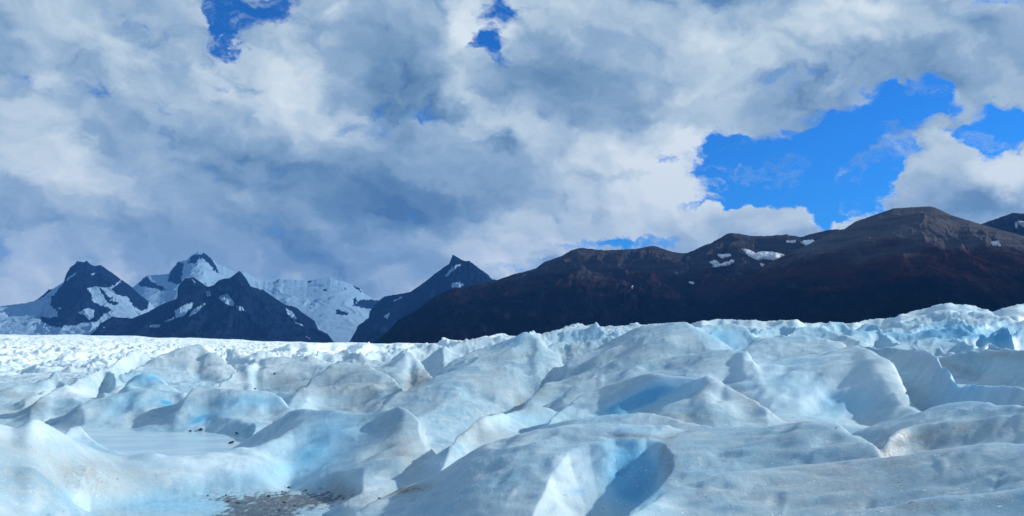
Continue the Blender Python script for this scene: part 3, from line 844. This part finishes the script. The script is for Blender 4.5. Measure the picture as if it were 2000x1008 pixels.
def mountain(name, sky_pts, r_foot, r_crest, label, material, snow_base=0.0, rock=(), snow=(), foot_z=-30, rough=1.0, vp=1.0, seed=1, step=1.0, nv=170, jag=1.0, gul=1.0, fr_=1.0):
    xs = [p[0] for p in sky_pts]
    cols = np.arange(min(xs), max(xs) + step, step)
    pyc = np.interp(cols, xs, [p[1] for p in sky_pts])
    pyc = pyc + jag * (1.1 * fbm(cols / 9, cols * 0 + seed, 4, seed, 0.6))
    az, te = pix(cols, pyc)
    v = np.concatenate([np.linspace(0, 1, nv), [1.02, 1.06, 1.15, 1.3, 1.6]])
    A, Vv = np.meshgrid(az, v)
    TE = np.broadcast_to(te, A.shape)
    r = r_foot + (r_crest - r_foot) * Vv
    zc = CAM_H + TE * r_crest
    prof = np.where(Vv <= 1, np.clip(Vv, 0, 1) ** vp, 1 - (Vv - 1) * 1.6)
    z = foot_z + (zc - foot_z) * prof
    x, y = r * np.sin(A), r * np.cos(A)
    L = (r_crest - r_foot)
    ks = np.exp(-0.5 * (np.arange(-40, 41) / 14.0) ** 2)
    tes = np.convolve(np.pad(te, 40, mode='edge'), ks / ks.sum(), mode='valid')
    wv = np.clip(Vv, 0, 1) ** 5
    zs = CAM_H + (tes * (1 - wv) + te * wv) * r_crest
    z = foot_z + (zs - foot_z) * prof
    k = 1 / (0.22 * L)
    wx_ = x + 0.15 * L * fbm(x * k, y * k, 3, seed + 5)
    env = np.clip(Vv * 5, 0, 1) * np.clip((1.0 - Vv) * 7, 0, 1)
    hh = (zc - foot_z)
    g = ridged(wx_ * k * 1.9, y * k * 0.55, 5, seed + 9, 0.55) - 0.9
    z = z + env * hh * 0.13 * rough * gul * g
    z = z + env * hh * 0.10 * rough * fbm(wx_ * k * 1.2, y * k * 0.9, 4, seed + 15, 0.5)
    z = z + env * hh * 0.035 * fr_ * rough * fbm(x * k * 9, y * k * 6, 4, seed + 25, 0.6)
    # never above the skyline
    z = np.where(Vv < 1, np.minimum(z, CAM_H + (TE - 0.0012) * r + 0 * z + (Vv > 0.97) * 0.0012 * r), z)
    px, py = proj(x, y, z)
    wq = 3.4 * fbm(px / 8, py / 5, 5, seed + 3, 0.68)
    wr_ = 3.4 * fbm(px / 8 + 30, py / 5, 5, seed + 4, 0.68)
    s = np.full(px.shape, -6.0 if snow_base < 0.5 else 6.0)
    for p_ in rock:
        s = np.minimum(s, -poly_sd(px + wq, py + wr_, p_))
    for p_ in snow:
        s = np.maximum(s, poly_sd(px + wq * .7, py + wr_ * .7, p_))
    hn = np.clip((z - foot_z) / (zc.max() - foot_z), 0, 1)
    s = np.where(Vv > 1, (3 if snow_base > .5 else -3), s)
    o = grid_mesh(name, np.stack([x, y, z], -1).reshape(-1, 3), len(v), len(cols), False, [material], dict(snow=np.clip(s, -6, 6), hn=hn))
    o['kind'] = 'structure'
    o['label'] = label
    return o, (x, y, z, px, py)


def rock_mat(name, top, mid, low, h1, h2, sc, snowcol=(0.55, 0.66, 0.78)):  # very dark tones stand in for cloud shadow lying on the mountains
    m_, t, b = mat(name)
    pos = t.n('ShaderNodeNewGeometry').outputs['Position']
    hn = attr(t, 'hn')
    sn = attr(t, 'snow')
    n1 = t.noise(pos, sc, 7, 0.6)
    n2 = t.noise(t.v('MULTIPLY', pos, (0.35, 0.35, 6.0)), sc * 2.2, 6, 0.65)
    # streaks running down the slope
    n3 = t.noise(t.v('MULTIPLY', pos, (1, 0.3, 0.5)), sc * 5, 7, 0.62)
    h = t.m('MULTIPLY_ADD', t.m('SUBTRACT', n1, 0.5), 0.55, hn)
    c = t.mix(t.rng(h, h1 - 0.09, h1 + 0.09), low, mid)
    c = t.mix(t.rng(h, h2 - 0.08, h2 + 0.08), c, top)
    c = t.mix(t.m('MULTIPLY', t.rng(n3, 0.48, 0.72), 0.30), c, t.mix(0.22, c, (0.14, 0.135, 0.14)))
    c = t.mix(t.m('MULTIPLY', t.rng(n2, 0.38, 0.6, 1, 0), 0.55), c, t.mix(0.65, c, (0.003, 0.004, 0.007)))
    f = t.rng(t.m('MULTIPLY_ADD', t.m('SUBTRACT', t.noise(pos, sc * 9, 6, 0.68), 0.5), 4.0, sn), -0.25, 0.25)
    c = t.mix(f, c, snowcol)
    t.put(b.inputs['Base Color'], c)
    b.inputs['Roughness'].default_value = 0.9
    b.inputs['Specular IOR Level'].default_value = 0.0
    bu = t.n('ShaderNodeBump')
    bu.inputs['Strength'].default_value = 0.9
    bu.inputs['Distance'].default_value = 0.018 / sc
    t.put(bu.inputs['Height'], t.mix(f, t.m('MULTIPLY_ADD', n3, 0.6, n2), (.5, .5, .5)))
    t.l(bu.outputs[0], b.inputs['Normal'])
    return m_


m_far = rock_mat('cloud_shaded_rock', (0.005, 0.013, 0.034), (0.005, 0.013, 0.034), (0.004, 0.012, 0.03), 0.1, 0.3, 0.0018, (0.22, 0.35, 0.48))  # snow dulled too: cloud shade put into its colour
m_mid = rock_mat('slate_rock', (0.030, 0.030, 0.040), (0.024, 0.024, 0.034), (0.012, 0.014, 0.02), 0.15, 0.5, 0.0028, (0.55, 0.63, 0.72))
m_brown = rock_mat('brown_scree', (0.052, 0.049, 0.054), (0.024, 0.013, 0.014), (0.0025, 0.003, 0.006), 0.45, 0.62, 0.0034, (0.6, 0.66, 0.74))  # near-black low tone: dark forest plus shadow put into the colour
m_brown2 = rock_mat('grey_scree', (0.088, 0.083, 0.085), (0.036, 0.015, 0.014), (0.0025, 0.003, 0.006), 0.46, 0.64, 0.0036, (0.6, 0.66, 0.74))  # low tone again holds forest and painted shadow together

M2SKY = [(180, 600), (240, 570), (258, 562), (268, 555), (284, 539), (302, 537), (328, 535), (335, 528), (348, 511), (364, 508), (374, 499), (387, 492), (397, 493), (410, 502), (423, 515), (459, 530), (477, 531), (495, 541), (513, 550), (534, 551), (542, 546), (570, 546), (601, 549), (627, 544), (645, 543), (666, 548), (686, 555), (704, 564), (712, 574), (739, 587), (760, 600), (820, 640)]
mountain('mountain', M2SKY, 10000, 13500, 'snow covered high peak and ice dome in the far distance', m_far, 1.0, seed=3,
         rock=[reg1([(1040, 445), (1110, 385), (1150, 430), (1200, 450), (1255, 480), (1240, 495), (1170, 480), (1100, 465), (1060, 460)]),
               reg1([(1290, 345), (1350, 275), (1390, 290), (1380, 340), (1370, 400), (1380, 430), (1340, 450), (1300, 430), (1270, 430)]),
               reg1([(1420, 290), (1450, 230), (1490, 220), (1560, 210), (1620, 280), (1665, 370), (1640, 365), (1590, 300), (1550, 265), (1520, 250), (1480, 285)]),
               reg2([(585, 485), (610, 478), (620, 500), (590, 500)]), reg2([(815, 455), (850, 470), (890, 510), (840, 490)]),
               reg2([(810, 560), (840, 540), (840, 580), (815, 600)]), reg2([(808, 605), (880, 560), (1000, 570), (1050, 585), (1000, 640), (940, 640), (850, 615)]),
               reg2([(680, 640), (730, 645), (780, 665), (770, 680), (690, 675)]), reg2([(475, 620), (515, 628), (480, 632)]),
               reg2([(620, 552), (650, 560), (625, 568)]), reg2([(465, 430), (510, 405), (490, 438)]), reg2([(240, 412), (265, 400), (240, 435)]), reg2([(740, 470), (770, 480), (750, 488)])],
         foot_z=-120, rough=0.40, vp=0.9, gul=.25, fr_=0.3)
M1SKY = [(-260, 600), (-120, 604), (0, 598), (50, 592), (67, 588), (77, 582), (95, 566), (103, 564), (124, 552), (129, 535), (137, 523), (147, 515), (150, 509), (155, 511), (165, 512), (169, 509), (178, 517), (186, 520), (196, 517), (206, 524), (219, 533), (237, 546), (243, 550), (258, 561), (271, 574), (284, 584), (292, 590), (310, 610), (350, 640), (380, 665)]
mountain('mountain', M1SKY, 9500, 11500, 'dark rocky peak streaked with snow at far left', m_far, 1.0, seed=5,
         rock=[reg1([(500, 370), (545, 230), (655, 230), (720, 290), (760, 270), (850, 330), (935, 400), (870, 450), (800, 475), (720, 460), (660, 480), (690, 520), (700, 570), (720, 590), (790, 615), (860, 640), (780, 680), (730, 730), (620, 740), (590, 760), (480, 755), (430, 720), (440, 650), (380, 610), (385, 550), (440, 490), (480, 440)]),
               reg1([(750, 470), (790, 500), (830, 560), (900, 590), (860, 610), (800, 570)]),
               reg1([(840, 490), (940, 405), (1050, 500), (1140, 570), (1110, 640), (1060, 645), (1010, 610), (990, 580), (970, 545), (900, 530)]),
               reg1([(290, 690), (380, 700), (430, 690), (480, 755), (470, 780), (400, 770), (330, 740)]), reg1([(255, 570), (370, 478), (400, 482), (360, 520), (300, 560)])],
         snow=[reg1([(500, 415), (580, 350), (570, 375), (510, 420)]), reg1([(590, 665), (650, 625), (715, 640), (710, 700), (680, 720), (640, 680)]), reg1([(430, 625), (460, 625), (455, 638)]), reg1([(680, 370), (740, 350), (700, 385)])],
         foot_z=-120, rough=0.6, gul=.7, fr_=.4)
M3SKY = [(165, 665), (187, 644), (196, 632), (219, 619), (258, 622), (292, 608), (310, 597), (346, 583), (347, 566), (348, 559), (361, 544), (372, 543), (377, 541), (387, 548), (405, 560), (418, 557), (426, 548), (439, 544), (449, 543), (468, 529), (480, 543), (490, 560), (514, 566), (544, 587), (557, 595), (578, 600), (601, 618), (614, 626), (622, 644), (640, 652), (655, 672)]
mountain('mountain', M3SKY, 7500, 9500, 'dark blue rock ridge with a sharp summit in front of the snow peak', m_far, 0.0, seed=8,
         snow=[reg1(q) for q in ([(1550, 500), (1600, 490), (1590, 540), (1570, 540)], [(1640, 545), (1720, 515), (1770, 580), (1770, 615), (1720, 600)], [(1790, 610), (1830, 615), (1865, 655), (1800, 640)],
               [(1320, 650), (1400, 600), (1470, 578), (1450, 630), (1400, 680), (1330, 705)], [(1225, 730), (1330, 690), (1320, 710), (1240, 738)], [(1550, 585), (1555, 600), (1480, 670), (1420, 695), (1460, 640)],
               [(1130, 760), (1220, 745), (1200, 775), (1140, 770)], [(760, 762), (800, 770), (790, 782)], [(1440, 395), (1495, 440), (1480, 440)])]
              + [reg2(q) for q in ([(300, 628), (350, 650), (390, 710), (350, 705), (320, 670)], [(350, 715), (440, 760), (430, 768), (370, 735)], [(450, 838), (500, 860), (480, 865)], [(60, 455), (125, 480), (120, 492)])],
         foot_z=-110, rough=0.9)
M5SKY = [(680, 672), (695, 646), (699, 636), (720, 621), (722, 608), (739, 588), (751, 579), (777, 575), (802, 570), (815, 561), (833, 548), (849, 535), (877, 515), (881, 506), (884, 498), (893, 502), (906, 510), (916, 509), (937, 525), (968, 547), (1010, 575), (1080, 620)]
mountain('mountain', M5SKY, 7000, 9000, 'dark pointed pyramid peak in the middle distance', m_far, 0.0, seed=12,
         snow=[reg2(q) for q in ([(1555, 435), (1620, 430), (1660, 455), (1610, 475), (1560, 475)], [(1120, 570), (1180, 538), (1185, 547), (1130, 580)], [(1035, 690), (1100, 658), (1070, 710)], [(1500, 390), (1545, 340), (1600, 300), (1640, 290), (1560, 350), (1515, 390)], [(1540, 300), (1570, 290), (1560, 315)], [(1810, 350), (1890, 410), (1870, 412)])],
         foot_z=-110, rough=0.7)
M6SKY = [(725, 672), (738, 664), (756, 649), (777, 626), (790, 618), (815, 605), (828, 595), (849, 579), (882, 564), (944, 553), (968, 548), (999, 537), (1045, 525), (1063, 512), (1099, 499), (1115, 489), (1135, 484), (1153, 486), (1179, 489), (1244, 486), (1257, 483), (1275, 480), (1290, 484), (1313, 492), (1337, 495), (1347, 492), (1355, 489), (1373, 480), (1386, 476), (1424, 455), (1440, 456), (1469, 461), (1498, 461), (1535, 458), (1564, 463), (1584, 457), (1624, 448), (1647, 448), (1700, 455), (1800, 520)]
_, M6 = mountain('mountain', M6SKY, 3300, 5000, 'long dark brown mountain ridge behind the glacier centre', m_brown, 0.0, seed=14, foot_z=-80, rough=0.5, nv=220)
M8SKY = [(1850, 500), (1915, 438), (1949, 426), (1961, 422), (1978, 416), (2000, 417), (2100, 405), (2200, 420), (2350, 520)]
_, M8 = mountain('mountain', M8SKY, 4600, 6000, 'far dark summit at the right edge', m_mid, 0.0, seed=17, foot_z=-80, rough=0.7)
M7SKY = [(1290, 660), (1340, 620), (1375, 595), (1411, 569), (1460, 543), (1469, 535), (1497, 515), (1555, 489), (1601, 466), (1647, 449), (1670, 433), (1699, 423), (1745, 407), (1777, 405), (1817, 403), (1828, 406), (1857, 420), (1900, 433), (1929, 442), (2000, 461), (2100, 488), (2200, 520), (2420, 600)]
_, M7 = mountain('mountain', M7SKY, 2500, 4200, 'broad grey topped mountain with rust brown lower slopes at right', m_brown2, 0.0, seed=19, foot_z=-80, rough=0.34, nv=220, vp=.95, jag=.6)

# snow patches lying on the nearer mountains: thin lenses that sink into the slope at their rim
msn, t, b = mat('old_snow')
pos = t.n('ShaderNodeNewGeometry').outputs['Position']
t.put(b.inputs['Base Color'], t.mix(t.noise(pos, 0.02, 4), (0.62, 0.68, 0.76), (0.78, 0.82, 0.86)))
b.inputs['Roughness'].default_value = 0.8


def snow_patch(M, poly, label):
    x, y, z, px, py = M
    p_ = np.array(poly)
    x0, x1, y0, y1 = p_[:, 0].min() - 6, p_[:, 0].max() + 6, p_[:, 1].min() - 6, p_[:, 1].max() + 6
    nv = x.shape[0] - 6
    top = nv
    cols = np.where((px[top] > x0 - 8) & (px[top] < x1 + 8))[0]
    n = 4
    sub = []
    j0, j1 = cols[0], cols[-1]
    ci = np.linspace(j0, j1, (j1 - j0) * n + 1)
    rows_ok = np.where(((py[:nv, j0:j1 + 1] > y0) & (py[:nv, j0:j1 + 1] < y1)).any(1))[0]
    if len(rows_ok) < 2:
        return
    ri = np.linspace(rows_ok[0], min(rows_ok[-1] + 1, nv), (rows_ok[-1] + 1 - rows_ok[0]) * 3 + 1)
    CI, RI = np.meshgrid(ci, ri)
    c0, r0 = np.floor(CI).astype(int), np.floor(RI).astype(int)
    c1, r1 = np.minimum(c0 + 1, x.shape[1] - 1), np.minimum(r0 + 1, nv)
    fc, fr = CI - c0, RI - r0

    def bi(a):
        return (a[r0, c0] * (1 - fc) + a[r0, c1] * fc) * (1 - fr) + (a[r1, c0] * (1 - fc) + a[r1, c1] * fc) * fr
    X_, Y_, Z_ = bi(x), bi(y), bi(z)
    PXX, PYY = proj(X_, Y_, Z_)
    wq = 2.6 * fbm(PXX / 5, PYY / 3, 4, 5, 0.65)
    sd = poly_sd(PXX + wq, PYY + wq * .6, poly)
    rng = np.hypot(X_, Y_)
    up = np.clip(sd * 2.4, -4, 2) * rng / 1500
    Y2 = Y_ - up * 0.8
    Z2 = Z_ + up
    keep = (sd > -1.2)
    nr, nc = X_.shape
    idx = np.arange(nr * nc).reshape(nr, nc)
    q = np.stack([idx[:-1, :-1], idx[:-1, 1:], idx[1:, 1:], idx[1:, :-1]], -1).reshape(-1, 4)
    kf = keep.ravel()[q].any(1)
    q = q[kf]
    if not len(q):
        return
    used = np.unique(q)
    remap = np.zeros(nr * nc, int)
    remap[used] = np.arange(len(used))
    Vv = np.stack([X_, Y2, Z2], -1).reshape(-1, 3)[used]
    me = bpy.data.meshes.new('snow_patch')
    me.from_pydata(Vv.tolist(), [], remap[q].tolist())
    me.shade_smooth()
    me.materials.append(msn)
    o = bpy.data.objects.new('snow_patch', me)
    COL.objects.link(o)
    o['kind'] = 'structure'
    o['label'] = label
    return o


mts = [o for o in COL.objects if o.name.startswith('mountain')]
byl = {o['label'].split()[0]: o for o in mts}
for M, mt, q, lb in [
        (M6, 'long', reg3([(1705, 225), (1810, 222), (1815, 235), (1740, 250)]), 'short white snow strip high on the long ridge'),
        (M6, 'long', reg3([(1645, 280), (1700, 268), (1725, 290), (1680, 302)]), 'small snow wedge low on the long ridge'),
        (M6, 'long', reg3([(1655, 312), (1740, 296), (1830, 262), (1840, 275), (1800, 302), (1700, 318)]), 'thin slanting snow streak below the wedge'),
        (M6, 'long', reg4([(25, 368), (80, 378), (120, 400), (180, 390), (240, 395), (325, 412), (250, 450), (170, 435), (140, 447), (80, 420)]), 'largest ragged snow patch in the bowl of the long ridge'),
        (M6, 'long', reg4([(330, 317), (400, 314), (395, 327), (335, 328)]), 'narrow snow strip under the ridge crest'),
        (M6, 'long', reg4([(425, 322), (510, 308), (535, 330), (485, 357)]), 'bright snow patch beside the grey mountain shoulder'),
        (M6, 'long', reg4([(145, 465), (190, 478), (170, 492)]), 'tiny snow fleck under the largest patch'),
        (M6, 'long', reg3([(1058, 462), (1072, 458), (1078, 480), (1062, 484)]), 'tiny snow fleck in a gully of the long ridge'),
        (M6, 'long', reg3([(1490, 428), (1530, 434), (1535, 446), (1505, 442)]), 'small low snow fleck right of the gully'),
        (M7, 'broad', reg4([(1720, 330), (1770, 312), (1785, 350), (1730, 348)]), 'small bright snow patch on the grey mountain'),
        (M8, 'far', reg4([(1885, 182), (1960, 190), (1975, 228), (1930, 215)]), 'snow patch on the far summit at right')]:
    o = snow_patch(M, q, lb)
    if o:
        o.parent = byl[mt]
        del o['kind']

# ------------------------------------------------------------------ stones on the ice
mst, t, b = mat('dark_stone')
pos = t.n('ShaderNodeNewGeometry').outputs['Position']
t.put(b.inputs['Base Color'], t.mix(t.noise(pos, 30, 5), (0.025, 0.027, 0.034), (0.075, 0.072, 0.075)))
b.inputs['Roughness'].default_value = 0.75


def stone_mesh(seed, sx, sy, sz):
    rnd = random.Random(seed)
    import bmesh
    bm = bmesh.new()
    bmesh.ops.create_icosphere(bm, subdivisions=3, radius=1)
    cuts = [(rnd.gauss(0, 1), rnd.gauss(0, 1), rnd.gauss(0, 1), rnd.uniform(.55, .85)) for _ in range(9)]
    for v in bm.verts:
        for cx, cy, cz, d in cuts:
            l_ = math.sqrt(cx * cx + cy * cy + cz * cz)
            s_ = (v.co.x * cx + v.co.y * cy + v.co.z * cz) / l_
            if s_ > d:
                v.co.x -= (s_ - d) * cx / l_
                v.co.y -= (s_ - d) * cy / l_
                v.co.z -= (s_ - d) * cz / l_
        v.co.x *= sx
        v.co.y *= sy
        v.co.z *= sz
    me = bpy.data.meshes.new('stone')
    bm.to_mesh(me)
    bm.free()
    me.materials.append(mst)
    return me


STONES = [
    (450, 871, 0.11, 0.05, 0.045, -25, 'dark oblong stone on the lip below the melt pool, tilted down to the right', None),
    (391, 843, 0.085, 0.05, 0.05, 0, 'dark stone at the back shore of the melt pool, left of the cyan puddle', None),
    (372, 843.5, 0.05, 0.035, 0.03, 0, 'very small dark stone at the back shore, left of a larger stone', None),
    (463, 849, 0.08, 0.04, 0.035, 10, 'small brown stone on pale ice right of the melt pool', None),
    (525, 971, 0.075, 0.055, 0.05, 0, 'largest round black stone in the middle of the grit patch', None),
    (555, 983, 0.075, 0.045, 0.035, 0, 'flat black stone low in the grit patch, right of the round one', None),
    (441, 969, 0.035, 0.03, 0.03, 0, 'small black stone at the upper left edge of the grit, on pale ice', None),
    (405, 971, 0.035, 0.03, 0.025, 0, 'leftmost tiny black stone on bare ice beyond the grit', None),
    (563, 955, 0.055, 0.035, 0.03, 0, 'dark stone at the top edge of the grit patch, below the blue slope', None),
    (550, 962, 0.04, 0.03, 0.022, 0, 'upper of two thin flat stones left of the top edge stone', None),
    (551, 967, 0.06, 0.03, 0.022, 0, 'lower of two thin flat stones above the round black stone', None),
    (598, 960, 0.04, 0.03, 0.03, 0, 'rightmost small stone above the brown silt', None),
    (591, 966, 0.04, 0.03, 0.025, 0, 'small stone at the left end of the brown silt band', None),
    (576, 989, 0.035, 0.03, 0.03, 0, 'small black stone right below the flat black stone', None),
    (546, 997, 0.04, 0.03, 0.03, 0, 'small black stone near the bottom edge of the grit patch', None),
    (430, 975, 0.025, 0.02, 0.02, 0, 'tiny grey stone between two small black stones at the grit edge', None),
    (445, 981, 0.06, 0.03, 0.02, 0, 'thin flat dark stone at the left of the grit patch', None),
    (467, 983, 0.10, 0.03, 0.02, 8, 'long thin dark stone lying left of the grit centre', None),
    (741, 975.5, 0.07, 0.05, 0.03, 0, 'small black stone at the tip of the foreground ice tongue', None),
    (536, 731, 0.05, 0.045, 0.035, 0, 'lone dark stone on the grey ice slope in the middle distance', None),
    (497, 760.5, 0.07, 0.05, 0.03, 0, 'brown stone sitting behind the smooth blue crest', None),
    (579, 985, 0.03, 0.02, 0.02, 0, 'tiny stone touching the right side of the small black stone', None),
]
for i, (px, py, a, b_, c_, rz, lb, grp) in enumerate(STONES):
    x0, y0, z0, r0 = hit(px, py, ZM)
    o = bpy.data.objects.new('stone', stone_mesh(100 + i, a * r0 / 27, b_ * r0 / 27, c_ * r0 / 27))
    COL.objects.link(o)
    o.location = (x0, y0, max(z0, -0.02 if (py < 900 and py > 842) else -9) + c_ * 0.5 * r0 / 27)
    o.rotation_euler = (0, R(-rz) * -1, R(random.Random(i).uniform(-25, 25)))
    o['label'] = lb
    o['category'] = 'stone'
    o['group'] = 'dark stones lying on the ice'

# ------------------------------------------------------------------ haze
HZ = True
if HZ:
    me = bpy.data.meshes.new('haze')
    h0, h1, e = -600.0, 1550.0, 15000.0
    vs = [(sx * e, sy * e, zz) for zz in (h0, h1) for sx, sy in ((-1, -1), (1, -1), (1, 1), (-1, 1))]
    me.from_pydata(vs, [], [(3, 2, 1, 0), (4, 5, 6, 7), (0, 1, 5, 4), (1, 2, 6, 5), (2, 3, 7, 6), (3, 0, 4, 7)])
    hm = bpy.data.materials.new('air')
    hm.use_nodes = True
    hm.node_tree.nodes.clear()
    t = NT(hm.node_tree)
    pv = t.n('ShaderNodeVolumePrincipled')
    pv.inputs['Color'].default_value = (0.08, 0.33, 0.95, 1)
    pv.inputs['Density'].default_value = 2.9e-5
    pv.inputs['Anisotropy'].default_value = 0.0
    oo = t.n('ShaderNodeOutputMaterial')
    t.l(pv.outputs[0], oo.inputs['Volume'])
    me.materials.append(hm)
    o = bpy.data.objects.new('haze', me)
    COL.objects.link(o)
    o['kind'] = 'stuff'
    o['label'] = 'pale blue air between the glacier and the far mountains'
